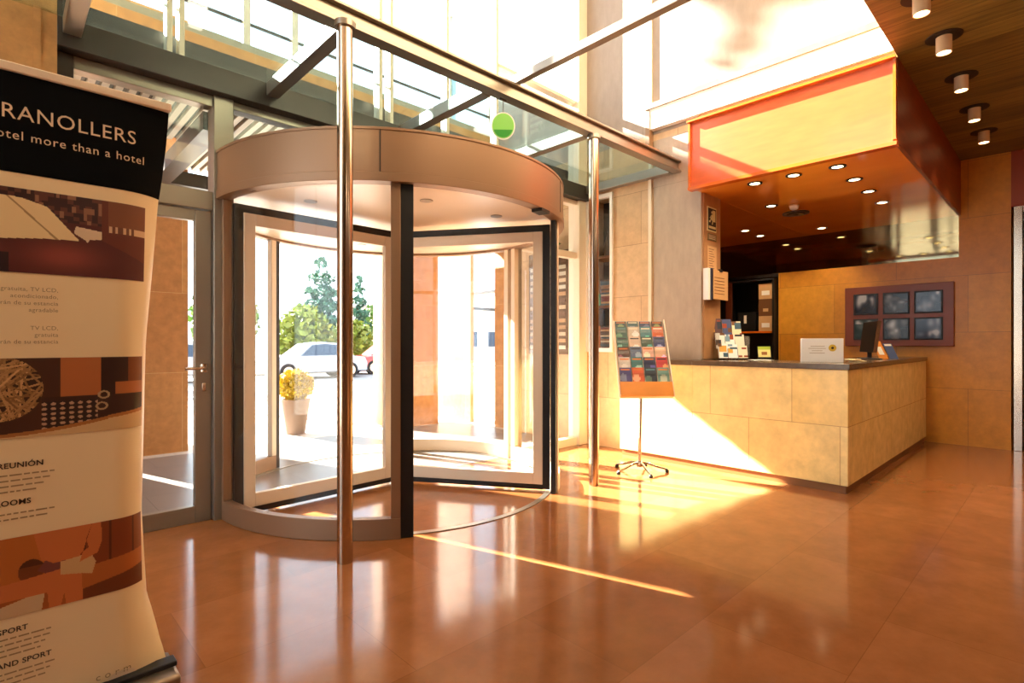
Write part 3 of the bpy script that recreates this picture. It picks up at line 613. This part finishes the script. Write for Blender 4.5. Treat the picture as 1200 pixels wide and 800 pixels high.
def leaf_print(c, seed):
    g = random.Random(seed); c2 = tuple(min(255, v + g.randint(40, 110)) for v in c); c3 = g.choice([(230, 220, 200), (30, 30, 40), (210, 120, 50), (90, 140, 150)])
    y0, x0 = g.uniform(.3, .6), g.uniform(.2, .8)
    def f(u, v):
        if v > .86: return c3 if .1 < u < .9 and v < .93 else c
        if (u - x0) ** 2 + ((v - y0) * 1.4) ** 2 < .09: return c2
        if v < .2 and abs(u - .5) < .35 and (int(v * 40) % 2): return c3
        return c
    return f
for r_ in range(6):
    for q in range(4):
        i = r_ * 4 + q; h_ = .20; wd = .115
        p = B0 + A * (.012 + q * .124) + U * (.13 + (5 - r_) * (LH - .16) / 6 - .02) + N * (.006 + .001 * (q % 2) + .003)
        Ut = (U + N * .07).normalized(); hh = h_ if r_ else .15
        t = thing('leaflet', tuple(p), nmw[i] + ' leaflet in the ' + rown[r_] + ' of the tilted stand', 'leaflet', 'leaflets on the tilted stand')
        MB().obox(p, A * wd, -N * .003, Ut * hh).build('pages', m_paper, t)
        grid_print('cover', t, lambda u, v, p=p, Ut=Ut, hh=hh: p + A * (wd * u) + Ut * (hh * v) + N * .001, 9, 14, leaf_print(pal[i], i), m_print)

# ------------------------------------------------------------------ things in the niche window
for i, (z0, n, nm, cl) in enumerate(((1.24, 12, 'lower shelf', 0), (1.78, 14, 'middle shelf', 1))):
    for k in range(n):
        g = random.Random(100 + i * 30 + k); c = g.choice([(150, 110, 80), (90, 70, 60), (190, 150, 110), (120, 60, 50), (60, 80, 90), (200, 180, 150)])
        h_ = .022; y0 = 4.02 + g.uniform(-.01, .01); zz = z0 + .0005 + k * .0235
        ob = MB().box(5.56, y0, zz, 5.78, y0 + .14, zz + h_).build('book', M('book_cover', c, .6), None, .002)
        tag(ob, 'thin book, %s from below on the %s of the wall window' % (['first', 'second', 'third', 'fourth', 'fifth', 'sixth', 'seventh', 'eighth', 'ninth', 'tenth', 'eleventh', 'twelfth', 'thirteenth', 'fourteenth'][k], nm), 'book', 'books piled in the wall window')
tag(MB().box(5.56, 4.18, 1.24, 5.59, 4.28, 1.52).build('picture_card', M('orange_card', (214, 130, 70), .6), None, .002), 'orange card standing beside the lower pile of books in the wall window', 'card')
tag(MB().box(5.56, 4.18, 1.78, 5.59, 4.28, 1.93).build('picture_card', M('mint_card', (120, 200, 160), .6), None, .002), 'mint green card standing beside the middle pile of books in the wall window', 'card')
tag(MB().lathe((5.68, 4.1, 2.41), [(.07, 0), (.09, .1), (.05, .25), (.03, .3), (.04, .33)], 20).build('vase', m_alud, None), 'grey vase on the top shelf of the wall window', 'vase')

# ------------------------------------------------------------------ roll-up banner
bn = thing('rollup_banner', (.05, 2.45, 0), 'tall cream roll-up banner with a black head and three photographs', 'banner')
YB = 2.42
def phi(z):
    K = [(0, .25), (.06, .4), (.14, .85), (.32, 1.5), (.65, 1.8), (1.3, 1.55), (1.85, .95), (2.19, .15), (2.3, .05)]
    for (a_, p_), (b_, q_) in zip(K, K[1:]):
        if a_ <= z <= b_: return p_ + (q_ - p_) * (z - a_) / (b_ - a_)
    return .05
def S(x, z, e=0.):
    """point of the vinyl at flat x and height z, lifted e towards the viewer; both long edges curl back"""
    xe = .48 - .17; xl = -.38 + .17
    if x > xe: l = x - xe; p_ = phi(z); r_ = .17 / p_; g = l / r_; return Vector((xe + r_ * sin(g) + e * sin(g), YB + r_ * (1 - cos(g)) - e * cos(g), z))
    if x < xl: l = xl - x; p_ = phi(z); r_ = .17 / p_; g = l / r_; return Vector((xl - r_ * sin(g) - e * sin(g), YB + r_ * (1 - cos(g)) - e * cos(g), z))
    return Vector((x, YB - e, z))
def sheet(x0, x1, z0, z1, e, nu=40, nv=40):
    b = MB(); vv = []; 
    for k in (0, 1):
        for j in range(nv + 1):
            for i in range(nu + 1): vv.append(S(x0 + (x1 - x0) * i / nu, z0 + (z1 - z0) * j / nv, e - .0015 * k))
    n1 = (nu + 1) * (nv + 1); ff = []
    for j in range(nv):
        for i in range(nu):
            q = j * (nu + 1) + i; ff += [(q, q + 1, q + nu + 2, q + nu + 1), (n1 + q, n1 + q + nu + 1, n1 + q + nu + 2, n1 + q + 1)]
    return b.add(vv, ff)
sheet(-.38, .48, .06, 2.2, 0, 60, 80).build('vinyl_sheet', m_cream_p, bn)
sheet(-.38, .48, 1.865, 2.195, .001, 60, 14).build('black_head', m_blackp, bn)
MB().box(-.385, YB - .012, 2.195, .485, YB + .012, 2.225).build('top_rail', m_cream, bn, .004)
MB().box(-.40, YB - .10, 0, .50, YB + .12, .055).build('base_cassette', M('silver_cassette', (150, 132, 112), .3, .8), bn, .015)
MB().box(-.40, YB - .03, .055, .50, YB + .03, .075).build('cassette_slot', m_black, bn, .004)
MB().tube([(.0, YB + .05, .05), (.0, YB + .03, 2.2)], .012, 10).build('support_pole', m_alud, bn)
letters('heading_letters', 'GRANOLLERS', .1, lambda x, y: S(.374 + x * .645, 2.042 + y * .66 * 1.05, .003), m_ink, bn, 'RIGHT', 1.08)
letters('tagline_letters', 'a hotel more than a hotel', .1, lambda x, y: S(.402 + x * .392, 1.975 + y * .42, .003), m_ink, bn, 'RIGHT', 1.12)
def line(txt, x, z, s, mat=m_inkm, al='LEFT', bold=0): letters('small_letters', txt, .1, lambda u, v: S(x + u * s, z + v * s, .002), mat, bn, al, 1.05, bold)
for i, tx in enumerate(('TV gratuita, TV LCD,', 'acondicionado,', 'que harán de su estancia', 'agradable')): line(tx, .15, 1.475 - i * .023, .19, al='RIGHT')
for i, tx in enumerate(('TV LCD,', 'gratuita', 'que harán de su estancia')): line(tx, .15, 1.345 - i * .023, .19, al='RIGHT')
line('REUNIÓN', .112, .888, .25, m_inkd, 'RIGHT', .002)
line('ROOMS', .080, .765, .25, m_inkd, 'RIGHT', .002)
line('SPORT', .072, .345, .24, m_inkd, 'RIGHT', .002)
line('AND SPORT', .132, .235, .24, m_inkd, 'RIGHT', .002)
for z, n in ((.862, 4), (.735, 2), (.325, 4), (.212, 3)):
    for i in range(n):
        x1 = .14 - (i * 29 % 4) * .012; b = MB(); x = -.16; g = random.Random(int(z * 1000) + i)
        while x < x1 - .008:
            wd = min(g.uniform(.010, .034), x1 - x); zz = z - i * .018
            b.quad(S(x, zz, .002), S(x + wd, zz, .002), S(x + wd, zz + .0048, .002), S(x, zz + .0048, .002)); x += wd + .005
        b.build('text_line', m_inkm, bn)
line('c o r m', .252, .088, .34, m_inkm)
b = MB(); b.add([S(.33 + .045 * cos(pi * q / 12), .075 + .022 * sin(pi * q / 12), .0025) for q in range(13)], [tuple(range(13))]); b.build('pale_arch_mark', M('pale_print', (240, 218, 188), .5), bn, smooth=False)
# printed pictures, u across from x=-.36 to .40
def hashn(a, b): return (math.sin(a * 127.1 + b * 311.7) * 43758.5453) % 1
def pic_room(u, v):
    x = (u * .76 - .36); z = 1.535 + v * .28
    if inpoly(x, z, [(-.4, 1.60), (.10, 1.655), (.20, 1.66), (.115, 1.765), (.05, 1.785), (-.4, 1.81)]):
        return (236, 210, 160) if abs((z - 1.72) + (x - .08) * 1.05) > .004 else (170, 138, 98)
    if inpoly(x, z, [(.185, 1.685), (.215, 1.665), (.222, 1.655), (.228, 1.667), (.262, 1.672), (.262, 1.70), (.19, 1.71)]): return (220, 196, 164)
    if z > 1.70 and x > .28: 
        if z < 1.725: return (214, 178, 140) if hashn(int(x * 120), 1) > .45 else (110, 66, 44)
        return (126, 74, 48)
    if x > .262 and z > 1.60 + (.40 - x) * .5: return (104, 48, 34)
    if z > 1.72: return (150, 104, 78) if hashn(int(x * 95), int(z * 45)) > .8 else ((96, 54, 44) if hashn(int(x * 60), int(z * 70)) > .5 else (54, 28, 28))
    if z < 1.60 and x < .02: return (44, 26, 28) if not .0 < x + .035 < .02 else (150, 130, 120)
    k = math.exp(-((x - .16) / .1) ** 2 - ((z - 1.60) / .05) ** 2) + .5 * math.exp(-((x + .02) / .03) ** 2 - ((z - 1.59) / .03) ** 2)
    return (84 + int(60 * k), 36 + int(34 * k), 32 + int(26 * k))
sticks = [(hashn(i, 1) * pi, (hashn(i, 2) - .5) * .19, hashn(i, 3)) for i in range(64)]
def pic_bowl(u, v):
    x = (u * .76 - .36); z = .985 + v * .265
    rim = 1.0 + .0 * x + (.055 * ((x + .05) / .4) ** 2 if x > -.05 else 0)
    if x > .28: rim = 1.04 + (x - .28) * .15
    if z < rim - .012: return (212, 176, 126)
    if z < rim: return (170, 110, 60)
    dx, dz = x - .0, z - 1.148
    if dx * dx + dz * dz < .105 ** 2:
        for a_, d_, c_ in sticks:
            if abs(dx * cos(a_) + dz * sin(a_) - d_) < .003: return (216 - int(90 * c_), 168 - int(80 * c_), 112 - int(60 * c_))
        return (50, 30, 18)
    for cx_, cz_ in ((.262, 1.075), (.268, 1.115)):
        q = ((x - cx_) / 1.2) ** 2 + (z - cz_) ** 2
        if .009 ** 2 < q < .015 ** 2: return (180, 150, 110)
    if .1 < x < .25 and z < 1.10:
        fx, fz = (x * 42) % 1 - .5, (z * 60) % 1 - .5
        return (190, 150, 120) if fx * fx + fz * fz < .09 else (44, 28, 26)
    if z < 1.115 and x > .1: return (58, 34, 26)
    if x > .26 and (z > 1.16 or x < .3): return (52, 28, 20) if x < .34 else (124, 66, 34)
    if x > .15: return (178, 104, 58)
    return (70, 40, 26)
def pic_sauna(u, v):
    x = (u * .76 - .36); z = .395 + v * .262
    skin = (200, 112, 62); dsk = (168, 84, 42)
    if inpoly(x, z, [(.09, .64), (.10, .57), (.13, .545), (.19, .55), (.225, .575), (.215, .62), (.235, .66), (.26, .66), (.262, .59), (.25, .55), (.20, .53), (.235, .66), (.09, .66)]): return skin
    if inpoly(x, z, [(.08, .66), (.10, .56), (.20, .55), (.235, .66)]): return skin
    if inpoly(x, z, [(.15, .545), (.23, .555), (.245, .52), (.235, .48), (.20, .49), (.15, .50)]): return (206, 166, 116)
    if inpoly(x, z, [(.15, .50), (.205, .495), (.21, .39), (.165, .39)]) or inpoly(x, z, [(-.05, .50), (.15, .52), (.165, .47), (.15, .39), (.12, .39), (.115, .45), (-.05, .45)]): return skin
    if inpoly(x, z, [(.11, .56), (.16, .57), (.17, .53), (.12, .51), (.09, .53)]): return (120, 66, 60)
    if (x - .075) ** 2 + ((z - .535) * .85) ** 2 < .033 ** 2: return (120, 62, 30) if z < .55 else (80, 40, 20)
    if inpoly(x, z, [(-.02, .43), (.11, .46), (.10, .39), (-.02, .39)]): return (206, 176, 136)
    if z < .505 + (x - .2) * .12 and x > .2: return (178, 98, 44) if z > .43 + (x - .2) * .2 else (110, 54, 24)
    if x > .2: return (132, 62, 28) if abs(((x * 14) % 1) - .5) < .46 else (90, 42, 20)
    return (186, 104, 44) if z > .5 else (160, 86, 38)
for nm, z0, z1, f_ in (('restaurant_photograph', 1.535, 1.815, pic_room), ('bowl_photograph', .985, 1.25, pic_bowl), ('sauna_photograph', .395, .657, pic_sauna)):
    grid_print(nm, bn, lambda u, v, z0=z0, z1=z1: S(-.36 + .77 * u, z0 + (z1 - z0) * v, .002), 330, 120, f_, m_print)

# ------------------------------------------------------------------ outside: ground, porch roof, pillars
struct(MB().box(-30, YF + .08, -.2, 40, 14, -.005).box(-30, -6, -.2, -4.2, YF + .08, -.005), 'floor_pavement', m_pave)
struct(MB().box(-6, YF + .08, -.005, 5.5, 7.2, 0), 'floor_porch', m_tiles)
struct(MB().box(-80, 14, -.3, 120, 24, -.08), 'floor_road', m_road)
struct(MB().box(-120, 24, -.3, 160, 140, -.02), 'floor_far_pavement', m_pave)
# porch roof: deep on the right, shallower on the left, to shape sun stripes
pr_ = tag(thing('ceiling_porch', (2.5, 6, 3.38), None, None), kind='structure')
MB().box(-6, 4.55, 3.42, 1.55, 6.40, 3.55).box(1.55, 4.55, 3.42, 6.6, 7.38, 3.55).build('roof_deck', m_alud, pr_)
b = MB()
for k in range(86):
    x = -1.2 + k * .09
    if x < 1.5: b.box(x, 4.56, 3.38, x + .05, 6.36, 3.42)
    elif x < 6.5: b.box(x, 4.56, 3.38, x + .05, 7.34, 3.42)
sl_ = b.build('soffit_slats', m_slat, pr_)
MB().box(1.12, 4.55, 2.92, 1.26, 7.4, 3.06).box(1.26, 6.3, 2.92, 5.4, 6.4, 3.06).build('porch_beam', m_alud, pr_)
pa = tag(thing('trim_parapet', (2.5, 6.1, 3.55), None, None), kind='structure')
MB().box(-6, 6.05, 3.55, 5.5, 6.12, 4.16).build('dark_panel', M('dark_teal_panel', (48, 66, 66), .2), pa)
MB().box(-6, 6.02, 4.16, 5.5, 6.2, 4.38).build('stone_band', m_pillar, pa)
MB().box(-6, 6.05, 4.38, 5.5, 6.16, 4.47).build('coping', M('grey_coping', (140, 136, 120), .5), pa)
MB().box(-6, 6.08, 4.70, 5.5, 6.105, 4.725).build('guard_rail', m_alud, pa)
for x in (-1.2, 1.87, 2.38): MB().box(x, 6.05, 4.47, x + .07, 6.11, 7.0).build('rail_post', m_slat, pa)
w7 = tag(thing('window_7', (5.6, 6.9, 3.55), None, None), kind='structure')
MB().box(5.56, 6.28, 3.55, 5.66, 6.36, 6.95).box(5.56, 7.34, 3.55, 5.66, 7.42, 7.4).box(5.56, 6.36, 6.87, 5.66, 7.34, 6.95).box(5.56, 6.36, 3.55, 5.66, 7.34, 3.63).build('window_frame', m_cream, w7)
MB().box(5.60, 6.36, 3.63, 5.62, 7.34, 6.87).build('window_pane', M('blue_grey_glass', (150, 176, 190), .06), w7)
# pillars under and beyond the porch
def pillar(x0, y0, x1, y1, z, nm): return struct(MB().box(x0, y0, -.005, x1, y1, z), nm, m_pillar)
pillar(.74, 7.4, 1.66, 8.3, 5.2, 'wall_outer_left_pillar')
struct(MB().box(-5, 7.40, -.005, .63, 7.46, 5.2), 'wall_sun_blocker_left', m_pillar)  # unseen panel added to block sun left of the floor stripe
pillar(4.38, 7.1, 5.15, 7.81, 3.42, 'wall_outer_middle_pillar')
pillar(5.62, 5.6, 6.3, 6.25, 3.42, 'wall_outer_near_pillar')
pillar(5.62, 6.85, 5.69, 7.8, 3.42, 'wall_outer_far_pillar')
# notice board outside by the end of the glass front
nb_ = thing('notice_board', (5.48, 4.95, 1.15), 'outdoor notice board with rows of cards seen past the revolving door', 'notice board')
MB().box(5.46, 4.62, 1.15, 5.498, 5.35, 2.55).build('board', M('board_brown', (110, 84, 60), .6), nb_, .004)
for r_ in range(14):
    cl = random.Random(r_).choice([(206, 180, 150), (190, 150, 110), (120, 90, 70), (210, 200, 180)])
    MB().box(5.452, 4.66, 1.22 + r_ * .09, 5.46, 5.31, 1.27 + r_ * .09).build('card_row', M('card_row', cl, .6), nb_)
t = thing('hanging_plant', (5.33, 4.85, 2.62), 'green trailing plant above the outdoor notice board', 'plant')
MB().lathe((5.33, 4.85, 2.6), [(.05, 0), (.08, .12)], 16).tube([(5.33, 4.85, 2.72), (5.33, 4.85, 3.38)], .004, 6).build('pot', m_pot, t); MB().leaves((5.33, 4.85, 2.5), (.09, .2, .26), 420, .03, seed=5).build('foliage', m_lf1, t)

# ------------------------------------------------------------------ outside: planter, lamp, cars, trees, houses
t = thing('shrub_planter', (3.1, 7.75, 0), 'tapered taupe planter with a round yellow shrub on the pavement', 'planter')
MB().lathe((3.1, 7.75, -.005), [(.13, 0), (.20, .46), (.205, .50), (.185, .50), (.18, .45), (.001, .45)], 4 * 8).build('pot', m_pot, t)
MB().leaves((3.1, 7.75, .70), (.26, .26, .23), 2600, .028, seed=3).leaves((3.1, 7.75, .68), (.2, .2, .19), 600, .04, seed=4).build('foliage', m_yel, t)
MB().tube([(3.1, 7.75, .44), (3.1, 7.75, .66)], .02, 8).build('stem', m_bark, t)
t = thing('street_lamp', (5.42, 15.59, 0), 'white street lamp with an inverted cone lantern across the road', 'street lamp')
MB().tube([(5.42, 15.59, -.08), (5.42, 15.59, 1.35)], .04, 12).build('pole', m_white, t)
MB().lathe((5.42, 15.59, 1.35), [(.04, 0), (.17, 1.2), (.17, 1.25), (.01, 1.27)], 20).build('lantern', m_white, t)
def car(name, label, x, y, mat, L_=4.2):
    z0 = -.08; t = thing(name, (x, y, z0), label, 'car')
    body = [(-L_ / 2, .25), (-L_ / 2 + .05, .62), (-L_ / 2 + .15, .74), (-L_ * .22, .86), (L_ * .30, .90), (L_ / 2 - .1, .82), (L_ / 2, .6), (L_ / 2, .25)]
    MB().prism(body, lambda u, v, k: (x + u, y - .85 + 1.7 * k, z0 + v)).build('body', mat, t, .06)
    cab = [(-L_ * .24, .84), (-L_ * .08, 1.36), (L_ * .05, 1.43), (L_ * .20, 1.38), (L_ * .36, .88)]
    MB().prism(cab, lambda u, v, k: (x + u, y - (.82 - (v - .84) * .3) * (1 - 2 * k), z0 + v)).build('cabin', mat, t, .04)
    win = [(-L_ * .19, .90), (-L_ * .07, 1.30), (L_ * .05, 1.35), (L_ * .18, 1.31), (L_ * .29, .92)]
    for s_ in (-1, 1): MB().prism(win, lambda u, v, k: (x + u, y + s_ * ((.82 - (v - .84) * .3) + .004 + .004 * k), z0 + v)).build('side_window', m_carg, t)
    for u in (-L_ * .31, L_ * .31):
        for s_ in (-1, 1):
            wh = MB().tube([(x + u, y + s_ * .66, z0 + .31), (x + u, y + s_ * .87, z0 + .31)], .31, 20).build('wheel', m_tyre, t)
            MB().tube([(x + u, y + s_ * .87, z0 + .31), (x + u, y + s_ * .88, z0 + .31)], .19, 16).build('hub_cap', m_steel, wh)
    MB().box(x - L_ / 2 - .01, y - .75, z0 + .60, x - L_ / 2 + .1, y - .45, z0 + .70).box(x - L_ / 2 - .01, y + .45, z0 + .60, x - L_ / 2 + .1, y + .75, z0 + .70).build('headlamp', m_paper, t)
    return t
car('car', 'silver car parked beyond the yellow shrub', 9.0, 20.9, m_carw, 4.0)
car('car', 'red car parked in front of the silver car', 13.2, 22.2, m_carr, 3.9)
car('car', 'pale car parked behind the street lamp', 4.3, 21.9, m_carw, 3.9)
def tree(name, label, x, y, zc, rad, n, size, mat, shape='ball', trunk=.12, z0=-.02, seed=0):
    t = thing(name, (x, y, z0), label, 'tree', 'trees beyond the road')
    MB().tube([(x, y, z0), (x, y, zc)], [trunk, trunk * .6], 10).build('trunk', m_bark, t)
    MB().leaves((x, y, zc), rad, n, size, shape, seed).build('crown', mat, t); return t
tree('conifer_tree', 'tall blue green conifer behind the parked silver car', 13.1, 29.0, 3.3, (2.4, 2.0, 3.35), 3400, .2, m_lf2, 'cone', seed=1)
tree('conifer_tree', 'slim blue green conifer further along from the tall one', 16.2, 30.6, 3.1, (1.05, 1.05, 3.1), 1700, .18, m_lf2, 'cone', seed=2)
tree('leafy_tree', 'dark green leafy tree behind the street lamp', 7.9, 28.2, 2.4, (1.5, 1.4, 2.0), 1800, .18, m_lf1, seed=3)
tree('leafy_tree', 'lime green leafy tree beside the tall conifer', 10.4, 24.9, 1.6, (1.25, 1.1, 1.5), 2000, .18, m_lf3, seed=4)
tree('leafy_tree', 'low yellow green tree in front of the tall conifer', 13.3, 25.9, 1.3, (1.3, 1.0, 1.2), 1500, .17, m_lf3, seed=5)
tree('leafy_tree', 'green leafy tree beyond the left stone pillar', 2.7, 19.2, 2.4, (1.2, 1.2, 2.2), 1600, .15, m_lf1, seed=6)
tree('leafy_tree', 'rounded green tree past the slim conifer', 18.6, 32.0, 2.2, (1.7, 1.7, 1.9), 1500, .19, m_lf1, seed=8)
# street tree whose crown shades the upper stone wall
t = thing('street_tree', (1.7, 16, -.08), 'high crowned street tree at the far side of the porch', 'tree')
MB().tube([(1.7, 16, -.09), (1.72, 16, 5), (1.68, 16.02, 10), (1.4, 16, 11.4), (1.3, 16, 13)], [.12, .10, .07, .02, .01], 12).build('trunk', m_bark, t)
b = MB().leaves((1.65, 16, 10.85), (.95, .7, .36), 3600, .11, seed=11)
for i, (x, z, rx, rz) in enumerate(((1.40, 13.22, .10, .09), (1.29, 13.25, .08, .12), (1.19, 13.36, .10, .08), (1.31, 13.06, .08, .08), (1.31, 12.88, .05, .06), (1.33, 12.74, .07, .045), (1.385, 12.54, .055, .045))):
    b.leaves((x, 16, z), (rx, .08, rz), 420, .05, seed=40 + i)
b.build('crown', m_lf1, t)
# pale houses over the road
def house(label, x0, y0, x1, y1, h_, floors, seed):
    t = thing('house', ((x0 + x1) / 2, (y0 + y1) / 2, 0), label, 'building', 'houses over the road'); MB().box(x0, y0, -.02, x1, y1, h_).build('wall', m_bld, t)
    n = int((x1 - x0) / 2.4)
    for f_ in range(floors):
        for k_ in range(n):
            wx = x0 + .8 + k_ * (x1 - x0 - 1.2) / n; wz = .9 + f_ * 3
            wi = MB().box(wx, y0 - .05, wz, wx + 1.1, y0 + .02, wz + 1.5).build('window', m_white, t); MB().box(wx + .08, y0 - .055, wz + .08, wx + 1.02, y0 - .045, wz + 1.42).build('window_pane', m_carg, wi)
    MB().box(x0 - .2, y0 - .2, h_, x1 + .2, y1 + .2, h_ + .25).build('roof', m_alud, t)
house('pale low house beyond the red car', 22, 36, 34, 44, 4.2, 1, 1)
house('pale two storey house furthest along the road', 36, 34, 52, 44, 6.4, 2, 2)
